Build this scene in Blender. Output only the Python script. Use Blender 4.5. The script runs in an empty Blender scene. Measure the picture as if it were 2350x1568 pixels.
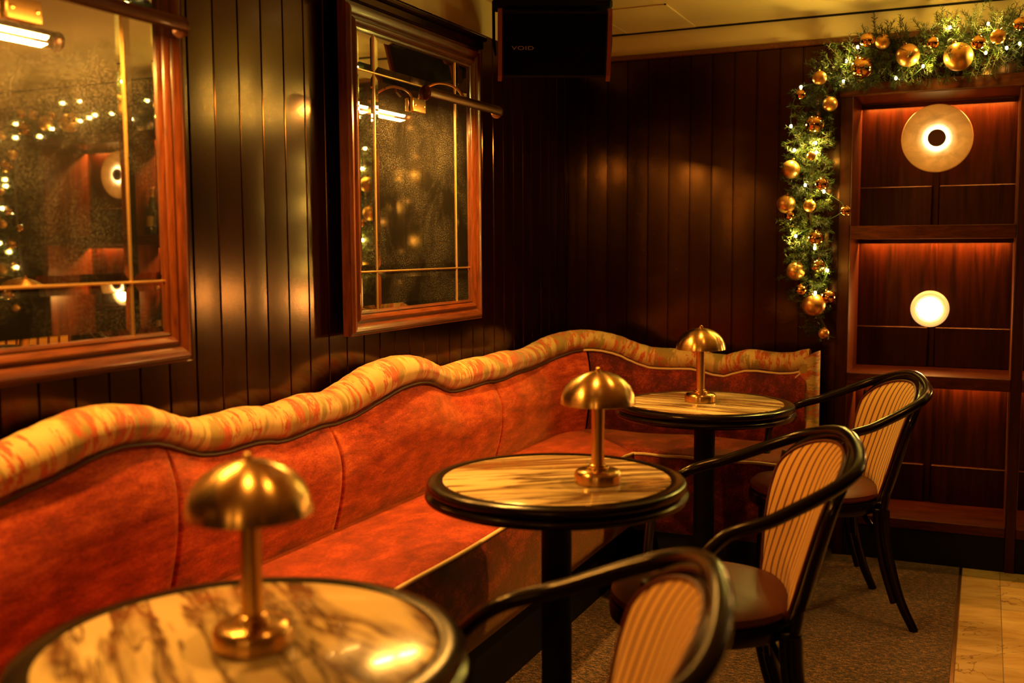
import bpy, math, random
from mathutils import Vector, Matrix
random.seed(7)
S = bpy.context.scene
COL = S.collection
PI = math.pi
sin, cos = math.sin, math.cos

# ------------------------------------------------------------------ helpers
class MB:
    """collects simple shapes into one mesh"""
    def __init__(s): s.v = []; s.f = []; s.uv = {}
    def add(s, vs, fs, uv=None):
        o = len(s.v); s.v += [tuple(v) for v in vs]
        for i, f in enumerate(fs):
            if uv: s.uv[len(s.f)] = [uv[k] for k in f]
            s.f.append(tuple(k + o for k in f))
        return s
    def box(s, x0, x1, y0, y1, z0, z1, b=0.0):
        if b <= 0:
            v = [(x, y, z) for x in (x0, x1) for y in (y0, y1) for z in (z0, z1)]
            return s.add(v, [(0,1,3,2),(4,6,7,5),(0,4,5,1),(2,3,7,6),(0,2,6,4),(1,5,7,3)])
        v = []
        for x, sx in ((x0, 1), (x1, -1)):
            for y, sy in ((y0, 1), (y1, -1)):
                for z, sz in ((z0, 1), (z1, -1)):
                    v += [(x, y+sy*b, z+sz*b), (x+sx*b, y, z+sz*b), (x+sx*b, y+sy*b, z)]
        f = []
        def ix(a, bb, c, k): return (a*4 + bb*2 + c)*3 + k
        for a in (0, 1): f.append((ix(a,0,0,0), ix(a,0,1,0), ix(a,1,1,0), ix(a,1,0,0)))
        for a in (0, 1): f.append((ix(0,a,0,1), ix(1,a,0,1), ix(1,a,1,1), ix(0,a,1,1)))
        for a in (0, 1): f.append((ix(0,0,a,2), ix(0,1,a,2), ix(1,1,a,2), ix(1,0,a,2)))
        for p in (0, 1):
            for q in (0, 1):
                f.append((ix(p,q,0,0), ix(p,q,1,0), ix(p,q,1,1), ix(p,q,0,1)))
                f.append((ix(p,0,q,0), ix(p,1,q,0), ix(p,1,q,2), ix(p,0,q,2)))
                f.append((ix(0,p,q,1), ix(1,p,q,1), ix(1,p,q,2), ix(0,p,q,2)))
                for r in (0, 1): f.append((ix(p,q,r,0), ix(p,q,r,1), ix(p,q,r,2)))
        return s.add(v, f)
    def lathe(s, prof, c=(0,0,0), n=48, axis='z'):
        vs = []; fs = []
        for (r, h) in prof:
            for i in range(n):
                a = 2*PI*i/n; x, y = r*cos(a), r*sin(a)
                p = (x, y, h) if axis == 'z' else ((x, -h, y) if axis == 'y' else (h, x, y))
                vs.append((p[0]+c[0], p[1]+c[1], p[2]+c[2]))
        m = len(prof)
        for j in range(m-1):
            for i in range(n):
                k = (i+1) % n
                fs.append((j*n+i, j*n+k, (j+1)*n+k, (j+1)*n+i))
        if prof[0][0] > 1e-6: fs.append(tuple(range(n-1, -1, -1)))
        if prof[-1][0] > 1e-6: fs.append(tuple((m-1)*n+i for i in range(n)))
        return s.add(vs, fs)
    def tube(s, pts, r, n=12, flat=1.0, up=None, cap=True):
        pts = [Vector(p) for p in pts]; m = len(pts)
        rr = r if isinstance(r, (list, tuple)) else [r]*m
        t = [(pts[min(i+1, m-1)] - pts[max(i-1, 0)]).normalized() for i in range(m)]
        if up is None:
            u = t[0].orthogonal().normalized()
        else:
            u = Vector(up); u = (u - t[0]*u.dot(t[0])).normalized()
        vs = []; fs = []
        for i in range(m):
            if up is not None: u = Vector(up)
            u = (u - t[i]*u.dot(t[i]))
            u = u.normalized() if u.length > 1e-6 else t[i].orthogonal().normalized()
            w = t[i].cross(u)
            for k in range(n):
                a = 2*PI*k/n
                vs.append(pts[i] + u*(rr[i]*cos(a)) + w*(rr[i]*flat*sin(a)))
        for i in range(m-1):
            for k in range(n):
                q = (k+1) % n
                fs.append((i*n+k, i*n+q, (i+1)*n+q, (i+1)*n+k))
        if cap:
            fs.append(tuple(range(n-1, -1, -1))); fs.append(tuple((m-1)*n+k for k in range(n)))
        return s.add(vs, fs)
    def grid(s, P, uv=None, close=False):
        m = len(P); n = len(P[0]); vs = [p for row in P for p in row]; fs = []
        for i in range(m-1):
            for j in range(n-1 if not close else n):
                k = (j+1) % n
                fs.append((i*n+j, i*n+k, (i+1)*n+k, (i+1)*n+j))
        u = [q for row in uv for q in row] if uv else None
        return s.add(vs, fs, u)
    def sphere(s, c, r, n=24, m=14, sz=1.0):
        prof = [(max(r*sin(PI*j/m), 1e-7), -r*sz*cos(PI*j/m)) for j in range(m+1)]
        return s.lathe(prof, c, n)
    def build(s, name, mat=None, parent=None, smooth=True, loc=None):
        me = bpy.data.meshes.new(name); me.from_pydata(s.v, [], s.f)
        if s.uv:
            l = me.uv_layers.new(name='UVMap')
            for p in me.polygons:
                u = s.uv.get(p.index)
                if u:
                    for k, li in enumerate(p.loop_indices): l.data[li].uv = u[k]
        me.validate(); me.update()
        o = bpy.data.objects.new(name, me); COL.objects.link(o)
        if mat: me.materials.append(mat)
        if smooth:
            for p in me.polygons: p.use_smooth = True
            try: me.set_sharp_from_angle(angle=math.radians(38))
            except Exception: pass
        if parent: o.parent = parent
        if loc: o.location = loc
        return o

def empty(name, loc=(0,0,0), rz=0.0):
    o = bpy.data.objects.new(name, None); COL.objects.link(o)
    o.location = loc; o.rotation_euler = (0, 0, rz); o.empty_display_size = .05
    return o
def tag(o, label=None, cat=None, group=None, kind=None):
    if label: o['label'] = label
    if cat: o['category'] = cat
    if group: o['group'] = group
    if kind: o['kind'] = kind
    return o
def struct(o): o['kind'] = 'structure'; return o
def copy_tree(o, parent=None):
    c = o.copy(); COL.objects.link(c)
    if parent: c.parent = parent
    for ch in list(o.children): copy_tree(ch, c)
    return c
def crom(pts, n=10):
    p = [Vector(q) for q in pts]; p = [2*p[0]-p[1]] + p + [2*p[-1]-p[-2]]; out = []
    for i in range(1, len(p)-2):
        for k in range(n):
            t = k/n; a, b, c, d = p[i-1], p[i], p[i+1], p[i+2]
            out.append(.5*((2*b)+(c-a)*t+(2*a-5*b+4*c-d)*t*t+(3*b-a-3*c+d)*t**3))
    out.append(p[-2]); return out

# ------------------------------------------------------------------ materials
class NT:
    def __init__(s, name):
        s.m = bpy.data.materials.new(name); s.m.use_nodes = True
        s.t = s.m.node_tree; s.b = s.t.nodes['Principled BSDF']; s.out = s.t.nodes['Material Output']
    def n(s, typ, **kw):
        o = s.t.nodes.new(typ)
        for k, v in kw.items():
            if k.startswith('i_'):
                key = k[2:].replace('_', ' ')
                o.inputs[key].default_value = v
            else: setattr(o, k, v)
        return o
    def l(s, a, b): s.t.links.new(a, b)
    def coord(s, kind='Object', scale=(1,1,1), rot=(0,0,0), loc=(0,0,0)):
        c = s.n('ShaderNodeTexCoord'); m = s.n('ShaderNodeMapping')
        m.inputs['Scale'].default_value = scale; m.inputs['Location'].default_value = loc
        if any(rot):
            r = s.n('ShaderNodeMapping'); r.inputs['Rotation'].default_value = rot
            s.l(c.outputs[kind], r.inputs[0]); s.l(r.outputs[0], m.inputs[0])
        else: s.l(c.outputs[kind], m.inputs[0])
        return m.outputs[0]
    def noise(s, co, scale=5, detail=4, rough=.55, dist=0.0):
        o = s.n('ShaderNodeTexNoise'); o.inputs['Scale'].default_value = scale
        o.inputs['Detail'].default_value = detail; o.inputs['Roughness'].default_value = rough
        o.inputs['Distortion'].default_value = dist; s.l(co, o.inputs['Vector']); return o.outputs['Fac']
    def ramp(s, fac, stops, interp='LINEAR'):
        o = s.n('ShaderNodeValToRGB'); o.color_ramp.interpolation = interp; e = o.color_ramp.elements
        while len(e) < len(stops): e.new(.5)
        for k, (p, c) in enumerate(stops):
            e[k].position = p; e[k].color = (c[0], c[1], c[2], 1) if not isinstance(c, (int, float)) else (c, c, c, 1)
        s.l(fac, o.inputs[0]); return o.outputs[0]
    def mix(s, fac, a, b, mode='MIX'):
        o = s.n('ShaderNodeMix', data_type='RGBA', blend_type=mode)
        for val, idx in ((fac, 0), (a, 6), (b, 7)):
            if hasattr(val, 'node'): s.l(val, o.inputs[idx])
            elif isinstance(val, (int, float)): o.inputs[idx].default_value = val
            else: o.inputs[idx].default_value = (*val, 1)
        return o.outputs[2]
    def bump(s, h, strength=.3, dist=.01):
        o = s.n('ShaderNodeBump'); o.inputs['Strength'].default_value = strength
        o.inputs['Distance'].default_value = dist; s.l(h, o.inputs['Height']); s.l(o.outputs[0], s.b.inputs['Normal'])
    def set(s, **kw):
        for k, v in kw.items():
            key = {'spec': 'Specular IOR Level', 'rough': 'Roughness', 'metal': 'Metallic', 'coat': 'Coat Weight',
                   'coatr': 'Coat Roughness', 'sheen': 'Sheen Weight', 'sheenr': 'Sheen Roughness', 'aniso': 'Anisotropic',
                   'trans': 'Transmission Weight', 'ior': 'IOR', 'alpha': 'Alpha'}.get(k, k)
            if hasattr(v, 'node'): s.l(v, s.b.inputs[key])
            else: s.b.inputs[key].default_value = v
        return s
    def col(s, c):
        if hasattr(c, 'node'): s.l(c, s.b.inputs['Base Color'])
        else: s.b.inputs['Base Color'].default_value = (*c, 1)
        return s

def plain(name, c, rough=.5, metal=0, **kw):
    m = NT(name); m.col(c).set(rough=rough, metal=metal, **kw); return m.m
def emis(name, c, st):
    m = NT(name); m.col((0, 0, 0)); m.b.inputs['Emission Color'].default_value = (*c, 1)
    m.b.inputs['Emission Strength'].default_value = st; return m.m

def wood(name, c1, c2, rough, grain=(9, 9, .7), coat=.0, bump=.12, spec=.5, tint=None):
    m = NT(name)
    co = m.coord('Object', grain)
    a = m.noise(co, 3.0, 6, .6, .6)
    b = m.noise(m.coord('Object', (grain[0]*9, grain[1]*9, grain[2]*3)), 4, 3, .5)
    c = m.ramp(m.mix(.35, m.ramp(a, [(.3, 0.), (.7, 1.)]), b), [(.2, c1), (.8, c2)])
    peel = m.noise(m.coord('Object', (1, 1, 1)), 190, 2, .5)
    m.bump(peel, bump, .0022)
    m.col(c).set(rough=rough, coat=coat, coatr=.12, spec=spec)
    if tint: m.b.inputs['Specular Tint'].default_value = (*tint, 1)
    return m.m
M = {}
M['panel'] = wood('dark_lacquered_panelling', (.003, .0005, .0002), (.012, .0018, .0004), .165, coat=.0, bump=.035, spec=.62, tint=(1, .50, .20))
M['frame'] = wood('mahogany_moulding', (.06, .012, .0025), (.17, .038, .007), .30, grain=(30, 3, 30), coat=.45, bump=.08)
M['frame_v'] = wood('mahogany_moulding_upright', (.06, .012, .0025), (.17, .038, .007), .30, grain=(30, 30, 3), coat=.45, bump=.08)
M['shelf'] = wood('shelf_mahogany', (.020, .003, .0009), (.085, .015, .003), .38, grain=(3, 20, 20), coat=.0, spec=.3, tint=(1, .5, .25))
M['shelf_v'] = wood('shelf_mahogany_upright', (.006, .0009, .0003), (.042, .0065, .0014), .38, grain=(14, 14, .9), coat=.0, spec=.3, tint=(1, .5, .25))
M['shelf_side_lit'] = wood('lit_side_mahogany', (.05, .010, .002), (.16, .036, .008), .34, grain=(14, 14, .9), coat=.0, spec=.4)  # lighter copy of the shelf mahogany, strip light on the bay sides painted in
M['ebony'] = wood('black_bentwood', (.003, .0018, .001), (.006, .0035, .002), .20, grain=(20, 20, 20), coat=.0, bump=.03, spec=.28, tint=(1, .75, .5))
M['blackmetal'] = plain('black_metal', (.003, .002, .0015), .6, .0, spec=.15)
M['darkpaint'] = plain('dark_plinth_paint', (.005, .003, .002), .7, spec=.2)

def cream(name, c, sc=2.0):
    m = NT(name); n = m.noise(m.coord('Object'), sc, 5, .6)
    m.col(m.ramp(n, [(.3, tuple(k*.88 for k in c)), (.7, c)])).set(rough=.55)
    m.bump(m.noise(m.coord('Object'), 120, 3), .08, .002); return m.m
M['cream'] = cream('cream_paint', (.80, .62, .33))
M['ceiling'] = cream('ceiling_paint', (.78, .58, .28))

m = NT('brushed_brass')
tg = m.n('ShaderNodeTangent', direction_type='RADIAL', axis='Z'); m.l(tg.outputs[0], m.b.inputs['Tangent'])
st = m.noise(m.coord('Object', (4, 4, 420)), 1.0, 3)
m.col(m.ramp(st, [(.3, (.62, .36, .11)), (.7, (.80, .50, .18))])).set(metal=1, rough=.25, aniso=.68); m.b.inputs['Anisotropic Rotation'].default_value = .25
M['brass'] = m.m
M['brass_plain'] = plain('polished_brass', (.75, .45, .15), .2, 1)
M['came'] = plain('brass_came', (.95, .62, .25), .33, 1)
M['lampmetal'] = plain('antique_bronze', (.10, .035, .014), .30, .9, coat=.2)

m = NT('mirror_glass')
dust = m.noise(m.coord('Object'), 260, 3, .7)
big = m.noise(m.coord('Object'), 5, 4, .6, .5)
dm = m.ramp(dust, [(.50, 0.), (.68, 1.)]); bm = m.ramp(big, [(.42, 0.), (.62, 1.)])
dd = m.mix(1.0, dm, bm, 'MULTIPLY')
spots = m.ramp(m.noise(m.coord('Object', (1, 1, .7)), 16, 2, .5), [(.70, 0.), (.735, 1.)])
m.col((.80, .74, .62)).set(metal=1, rough=.018)
d2 = m.n('ShaderNodeBsdfDiffuse'); d2.inputs[0].default_value = (.75, .68, .55, 1)
ms = m.n('ShaderNodeMixShader')
fac = m.n('ShaderNodeMath', operation='MULTIPLY_ADD'); m.l(dd, fac.inputs[0]); fac.inputs[1].default_value = .14; fac.inputs[2].default_value = .010
m.l(fac.outputs[0], ms.inputs[0]); m.l(m.b.outputs[0], ms.inputs[1]); m.l(d2.outputs[0], ms.inputs[2])
d3 = m.n('ShaderNodeBsdfDiffuse'); d3.inputs[0].default_value = (.02, .012, .006, 1)
ms2 = m.n('ShaderNodeMixShader'); sf = m.n('ShaderNodeMath', operation='MULTIPLY'); m.l(spots, sf.inputs[0]); sf.inputs[1].default_value = .75
m.l(sf.outputs[0], ms2.inputs[0]); m.l(ms.outputs[0], ms2.inputs[1]); m.l(d3.outputs[0], ms2.inputs[2])
m.l(ms2.outputs[0], m.out.inputs[0])
M['mirror'] = m.m

def velvet(name, c_dark, c_mid, c_hi, grain=(1, 1, 1), sheen=.6):
    m = NT(name)
    co = m.coord('Object', grain)
    a = m.noise(co, 7.5, 8, .72, .18)
    b = m.noise(m.coord('Object', (grain[0]*2, grain[1]*2, grain[2]*2)), 55, 4, .7)
    f = m.mix(.38, a, b)
    c = m.ramp(f, [(.36, c_dark), (.50, c_mid), (.66, c_hi)])
    m.bump(b, .35, .004)
    m.col(c).set(rough=.75, sheen=sheen, sheenr=.35, spec=.25)
    m.b.inputs['Sheen Tint'].default_value = (1, .55, .2, 1)
    return m.m
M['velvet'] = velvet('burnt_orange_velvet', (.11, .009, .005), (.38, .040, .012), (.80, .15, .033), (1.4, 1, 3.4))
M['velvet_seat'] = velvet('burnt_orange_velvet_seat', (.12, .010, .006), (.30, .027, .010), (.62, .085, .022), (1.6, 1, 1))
M['velvet_shaded'] = velvet('shaded_orange_velvet', (.030, .003, .003), (.10, .007, .004), (.42, .05, .014), (1.4, 1, 1.4))  # darker copy of the orange velvet, weaker light on the far run painted in
M['piping'] = plain('gold_piping', (.75, .52, .24), .6)
M['shadow_gap'] = plain('painted_shadow_gap', (.05, .015, .006), .5)  # brown that paints the shadow line under the roll

# ikat fabric: blotches drawn out across the roll
m = NT('ikat_fabric')
uv = m.coord('UV', (1, 1, 1))
uvs = m.coord('UV', (13.0, 5.5, 1)); uvf = m.coord('UV', (150, 26, 1))
wv = m.noise(uvf, 1.0, 3, .6)
# warp the coordinates with fine threads so edges feather along the warp
sep = m.n('ShaderNodeVectorMath', operation='MULTIPLY_ADD')
cc = m.n('ShaderNodeCombineXYZ'); m.l(wv, cc.inputs[1])
sc_ = m.n('ShaderNodeVectorMath', operation='SCALE'); m.l(cc.outputs[0], sc_.inputs[0]); sc_.inputs['Scale'].default_value = .8
ad = m.n('ShaderNodeVectorMath', operation='ADD'); m.l(uvs, ad.inputs[0]); m.l(sc_.outputs[0], ad.inputs[1])
n1 = m.noise(ad.outputs[0], 1.25, 3, .5, 1.3)
ad2 = m.n('ShaderNodeVectorMath', operation='ADD'); m.l(ad.outputs[0], ad2.inputs[0]); ad2.inputs[1].default_value = (17.3, 4.1, 0)
n2 = m.noise(ad2.outputs[0], 1.0, 2, .5, .8)
red = m.ramp(n1, [(.505, 0.), (.52, 1.), (.595, 1.), (.61, 0.)])
olive = m.ramp(n2, [(.50, 0.), (.55, 1.)])
c0 = m.mix(olive, (.66, .46, .17), (.36, .25, .06))
c1 = m.mix(red, c0, (.55, .10, .028))
th = m.noise(m.coord('UV', (420, 30, 1)), 1.0, 2, .5)
c2 = m.mix(.30, c1, m.ramp(th, [(.3, (.35, .2, .08)), (.6, (1, .85, .6))]), 'MULTIPLY')
m.col(c2).set(rough=.62, sheen=.25, spec=.3); m.bump(th, .25, .002)
M['ikat'] = m.m

def marble(name, rot, vein=.5, off=(0, 0, 0), sx=1.3, sy=9.0, dense=.0, warp=.8):
    m = NT(name)
    co = m.coord('Object', (sx, sy, 1), (0, 0, rot), off)
    co2 = m.coord('Object', (sx*1.6, sy*2.1, 1), (0, 0, rot+.12), (off[0]+3, off[1]+1, 0))
    a = m.noise(co, 1.6, 5, .55, warp); b = m.noise(co2, 1.5, 5, .6, warp*1.2)
    va = m.ramp(a, [(.47-dense, 0.), (.5-dense*.4, 1.), (.525, .6), (.60, 0.)])
    vb = m.ramp(b, [(.56, 0.), (.59, .9), (.61, .3), (.66, 0.)])
    tone = m.noise(co, .9, 2, .5)
    base = m.ramp(tone, [(.35, (.92, .72, .38)), (.65, (.80, .57, .25))])
    c = m.mix(va, base, (.15, .065, .022)); c = m.mix(vb, c, (.07, .028, .012))
    m.col(c).set(rough=.16, coat=.25, coatr=.04); return m.m
M['marble1'] = marble('veined_marble_near', .60, off=(.3, .7, 0), sx=.9, sy=5.2, dense=.03, warp=.30)
M['marble2'] = marble('veined_marble_middle', -.62, off=(1.1, .2, 0), sx=.8, sy=8.0, dense=.06, warp=.3)
M['marble3'] = marble('veined_marble_far', .16, off=(5.1, 2.2, 0), sx=.8, sy=11, dense=.05, warp=.25)

m = NT('striped_upholstery')
uvc = m.n('ShaderNodeTexCoord'); sx = m.n('ShaderNodeSeparateXYZ'); m.l(uvc.outputs['UV'], sx.inputs[0])
mu = m.n('ShaderNodeMath', operation='MULTIPLY'); m.l(sx.outputs[0], mu.inputs[0]); mu.inputs[1].default_value = 1/.037
fr = m.n('ShaderNodeMath', operation='FRACT'); m.l(mu.outputs[0], fr.inputs[0])
stp = m.ramp(fr.outputs[0], [(.0, 0.), (.34, 0.), (.36, 1.), (.47, 1.), (.49, .25), (.55, .25), (.57, 1.), (.68, 1.), (.70, 0.)])
stp2 = m.ramp(fr.outputs[0], [(.38, 0.), (.42, 1.), (.64, 1.), (.68, 0.)])
wv = m.noise(m.coord('UV', (600, 380, 1)), 1, 2, .5)
c = m.mix(stp2, (.78, .42, .095), (.15, .028, .008))
c = m.mix(.35, c, m.ramp(wv, [(.3, (.5, .4, .3)), (.65, (1, .95, .85))]), 'MULTIPLY')
m.col(c).set(rough=.7, sheen=.2, spec=.25); m.bump(wv, .2, .002)
M['stripe'] = m.m
m = NT('oxblood_leather')
n = m.noise(m.coord('Object'), 7, 5, .6)
m.col(m.ramp(n, [(.3, (.055, .008, .005)), (.7, (.115, .017, .009))])).set(rough=.42, spec=.5)
m.bump(m.noise(m.coord('Object'), 170, 3), .12, .002); M['leather'] = m.m

m = NT('heather_carpet')
a = m.noise(m.coord('Object', (14, 34, 1)), 3.0, 3, .8); b = m.noise(m.coord('Object', (60, 110, 1)), 3, 2, .8)
f = m.mix(.5, a, b)
big = m.noise(m.coord('Object', (1, 2.2, 1)), 4, 3, .6)
c = m.ramp(f, [(.44, (.004, .002, .001)), (.51, (.035, .016, .007)), (.58, (.36, .185, .07))])
c = m.mix(.5, c, m.ramp(big, [(.35, (.55, .5, .45)), (.65, (1, 1, 1))]), 'MULTIPLY')
m.col(c).set(rough=.95, sheen=.3, spec=.1); m.bump(f, .9, .006); M['carpet'] = m.m

m = NT('honey_marble_tiles')
co = m.coord('Object', (1.6, 5.5, 1), (0, 0, -.18)); a = m.noise(co, 2.4, 6, .6, .6); v = m.noise(m.coord('Object', (2, 3.4, 1), (0, 0, -.4), (4, 2, 0)), .9, 5, .6, 1.4)
vv = m.ramp(v, [(.495, 0.), (.5, .8), (.503, .8), (.508, 0.)])
base = m.ramp(a, [(.3, (.56, .36, .12)), (.5, (.70, .48, .18)), (.7, (.84, .62, .28))])
rnd = m.n('ShaderNodeAttribute', attribute_name='tone', attribute_type='GEOMETRY')
base = m.mix(1.0, base, rnd.outputs['Color'], 'MULTIPLY')
c = m.mix(vv, base, (.16, .08, .04)); m.col(c).set(rough=.22, spec=.5, coat=.2); M['tiles'] = m.m
M['grout'] = plain('grout', (.16, .11, .07), .8)

m = NT('fir_needles')
inf = m.noise(m.coord('Object'), 22, 3)
m.col(m.ramp(inf, [(.3, (.005, .012, .003)), (.55, (.026, .045, .006)), (.75, (.09, .11, .015))])).set(rough=.55, spec=.25)
m.b.inputs['Subsurface Weight'].default_value = 0
M['needles'] = m.m
M['twig'] = plain('twig_bark', (.05, .025, .012), .8)
m = NT('satin_gold_bauble'); m.col((.80, .42, .13)).set(metal=.85, rough=.33, coat=.2); M['bauble'] = m.m
m = NT('mirror_gold_bauble'); m.col((.90, .52, .18)).set(metal=1, rough=.06); M['bauble_shiny'] = m.m
M['bulb'] = emis('fairy_bulb', (1, .72, .28), 90)
M['wire'] = plain('green_wire', (.01, .03, .01), .5)
M['pbulb'] = emis('picture_light_bulb', (1, .60, .18), 30)
M['whiteglow'] = emis('lit_diffuser', (1, .50, .11), 150)
M['led'] = emis('led_tape', (1, .34, .05), 5)
m = NT('alabaster_lit')
cd = m.n('ShaderNodeTexCoord'); ln = m.n('ShaderNodeVectorMath', operation='LENGTH'); m.l(cd.outputs['Object'], ln.inputs[0])
g = m.ramp(ln.outputs['Value'], [(.0, (1, .70, .30)), (.060, (1, .58, .18)), (.085, (1, .38, .055)), (.150, (1, .30, .028))])
vn = m.ramp(m.noise(m.coord('Object', (1, 1, 1.6)), 9, 6, .65, .8), [(.34, .55), (.6, 1.)])
stv = m.ramp(ln.outputs['Value'], [(.0, 1.), (.052, .7), (.066, .12), (.09, .052), (.15, .030)])
m.col((.35, .18, .06)).set(rough=.35)
m.l(m.mix(1.0, g, vn, 'MULTIPLY'), m.b.inputs['Emission Color'])
sm = m.n('ShaderNodeMath', operation='MULTIPLY'); m.l(stv, sm.inputs[0]); sm.inputs[1].default_value = 12
m.l(sm.outputs[0], m.b.inputs['Emission Strength']); M['alabaster'] = m.m
M['glass'] = plain('dark_bottle_glass', (.004, .008, .003), .06, 0, coat=.4, spec=.7)
M['foil'] = plain('copper_foil', (.80, .42, .20), .25, 1)
M['label'] = plain('bottle_label', (.55, .36, .16), .5)
M['grille'] = plain('speaker_grille', (.002, .0015, .0012), 1.0, spec=.05)
M['shellred'] = plain('speaker_side', (.22, .045, .022), .4, 0)
M['grey'] = plain('grey_print', (.30, .22, .18), .5)
M['paper'] = plain('paper_scrap', (.7, .6, .4), .8)
M['globe'] = emis('added_opal_globe', (1, .60, .20), 3)

# ------------------------------------------------------------------ light levels
EXPO = 0.2
PL_POW, LED_POW, DISC_POW, FAIRY_POW = 21.0, 5.5, .35, .75
REPL = []
ADDED_GLOBES = [(2.3, -2.6, 1.95, 26, .09, 'added opal globe pendant, unseen behind the viewpoint, farther from the banquette wall'),  # unseen globes, added for frontal light from behind the camera
          (1.2, -2.9, 1.95, 14, .09, 'added opal globe pendant, unseen behind the viewpoint, nearer to the banquette wall')]
ADDED_SPOTS = [(1.50, 3.05, 115, 68, 0, math.radians(38), 'added unseen ceiling downlight tilted towards the middle of the banquette back'),  # unseen downlights, added to brighten banquette, tables and floor
         (1.55, 1.55, 18, 60, 0, math.radians(40), 'added unseen ceiling downlight tilted towards the near end of the banquette back'),
         (.97, 3.85, 30, 62, 0, 0, 'added unseen ceiling downlight above the farthest table'),
         (.95, 1.2, 35, 62, 0, 0, 'added unseen ceiling downlight above the nearest table'),
         (.95, 2.45, 35, 62, 0, 0, 'added unseen ceiling downlight above the middle table'),
         (2.45, 3.3, 60, 70, 0, 0, 'added unseen ceiling downlight above the marble floor')]
M['spotlens'] = emis('added_downlight_lens', (1, .62, .22), 12)
m = NT('glowing_ridged_ring'); m.col((.8, .6, .3)).set(rough=.4); m.b.inputs['Emission Color'].default_value = (1, .55, .16, 1); m.b.inputs['Emission Strength'].default_value = .75; M['ringglow'] = m.m

# ------------------------------------------------------------------ room shell
WZ, CZ, YF, BW = 2.275, 2.42, 4.904, .1035
def board_wall(name, a0, a1, phase, z0, z1, axis, base, sgn, ybreak=None, seed=1):
    """tongue-and-groove boards; axis 'y' = wall in the plane x=base facing sgn, axis 'x' = plane y=base"""
    rng = random.Random(seed); mb = MB()
    k = math.floor((a0-phase)/BW); g = .0028; dp = .005
    t = phase + k*BW
    while t < a1 - 1e-6:
        s0, s1 = max(t, a0), min(t+BW, a1)
        tl = rng.uniform(-.0007, .0007); cv = rng.uniform(.0000, .0005)
        pr = [(s0, -dp), (s0+g*.6, -dp), (s0+g*1.5, tl), ]
        for q in (.25, .5, .75): pr.append((s0+(s1-s0)*q, tl*(1-2*q)+cv*4*q*(1-q)))
        pr += [(s1-g*1.5, -tl), (s1-g*.6, -dp), (s1, -dp)]
        vs = []
        for (u, d) in pr:
            for z in (z0, z1):
                vs.append((base+sgn*d, u, z) if axis == 'y' else (u, base+sgn*d, z))
        n = len(pr); fs = []
        for i in range(n-1):
            q = (2*i, 2*i+2, 2*i+3, 2*i+1)
            fs.append(q if (axis == 'y') != (sgn > 0) else q[::-1])
        mb.add(vs, [f[::-1] for f in fs]); t += BW
    # backing
    th = .06
    if axis == 'y': mb.box(min(base-sgn*.006, base-sgn*th), max(base-sgn*.006, base-sgn*th), a0, a1, z0, z1)
    else: mb.box(a0, a1, min(base-sgn*.006, base-sgn*th), max(base-sgn*.006, base-sgn*th), z0, z1)
    return struct(mb.build(name, M['panel']))
XR, YB = 5.2, -4.2
board_wall('wall_left', YB, YF, 2.2906, 0, WZ, 'y', 0, 1, seed=3)
board_wall('wall_far', 0, 1.325, .0095, 0, 2.316, 'x', YF, -1, seed=5)
board_wall('wall_far', 3.677, XR, .0095, 0, 2.316, 'x', YF, -1, seed=6)
board_wall('wall_far', 1.325, 3.677, .0095, 2.10, 2.316, 'x', YF, -1, seed=7)
board_wall('wall_right', YB, YF, .02, 0, WZ, 'y', XR, -1, seed=8)
board_wall('wall_back', 0, XR, .0095, 0, WZ, 'x', YB, 1, seed=9)
mb = MB(); mb.box(-.06, 0, YB, YF+.06, WZ, CZ); struct(mb.build('wall_left', M['cream'], smooth=False))
mb = MB(); mb.box(XR, XR+.06, YB, YF+.06, WZ, CZ); struct(mb.build('wall_right', M['cream'], smooth=False))
mb = MB(); mb.box(0, XR, YB-.06, YB, WZ, CZ); struct(mb.build('wall_back', M['cream'], smooth=False))
mb = MB(); mb.box(0, XR, YF, YF+.06, 2.316, CZ); struct(mb.build('wall_far', M['cream'], smooth=False))
mb = MB(); mb.box(-.06, XR+.06, YB-.06, 5.35, CZ, CZ+.08); struct(mb.build('ceiling', M['ceiling'], smooth=False))
mb = MB(); mb.box(0, XR, YF-.012, YF-.001, CZ-.008, CZ-.0005); struct(mb.build('trim_1', M['darkpaint'], smooth=False))
# cap moulding on the far panelling
mb = MB(); mb.box(0, XR, YF-.016, YF-.0055, 2.29, 2.316, .004); struct(mb.build('trim_2', M['frame']))
# ceiling access hatch and grille
h = tag(empty('ceiling_hatch', (.39, 4.62, CZ)), 'square cream access hatch set flush in the ceiling beside the speaker', 'hatch')
mb = MB()
for a in ((-.07, -.063, -.25, .25), (.263, .27, -.25, .25), (-.07, .27, -.25, -.243), (-.07, .27, .243, .25)): mb.box(*a, -.006, -.0005)
mb.build('edge_strip', M['cream'], h, False)
mb = MB(); mb.box(-.062, .262, -.242, .242, -.0035, -.0008); mb.build('panel', M['ceiling'], h, False)
h = tag(empty('ceiling_vent', (.56, 4.16, CZ)), 'small dark slotted air vent in the ceiling at the top edge of the photo', 'vent')
mb = MB(); mb.box(-.09, .09, -.09, .02, -.008, -.0005, .002); mb.build('vent_frame', M['lampmetal'], h)
mb = MB()
for k in range(9): mb.box(-.08, .08, -.082+k*.011, -.077+k*.011, -.011, -.0081)
mb.build('slat', M['darkpaint'], h, False)

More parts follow.
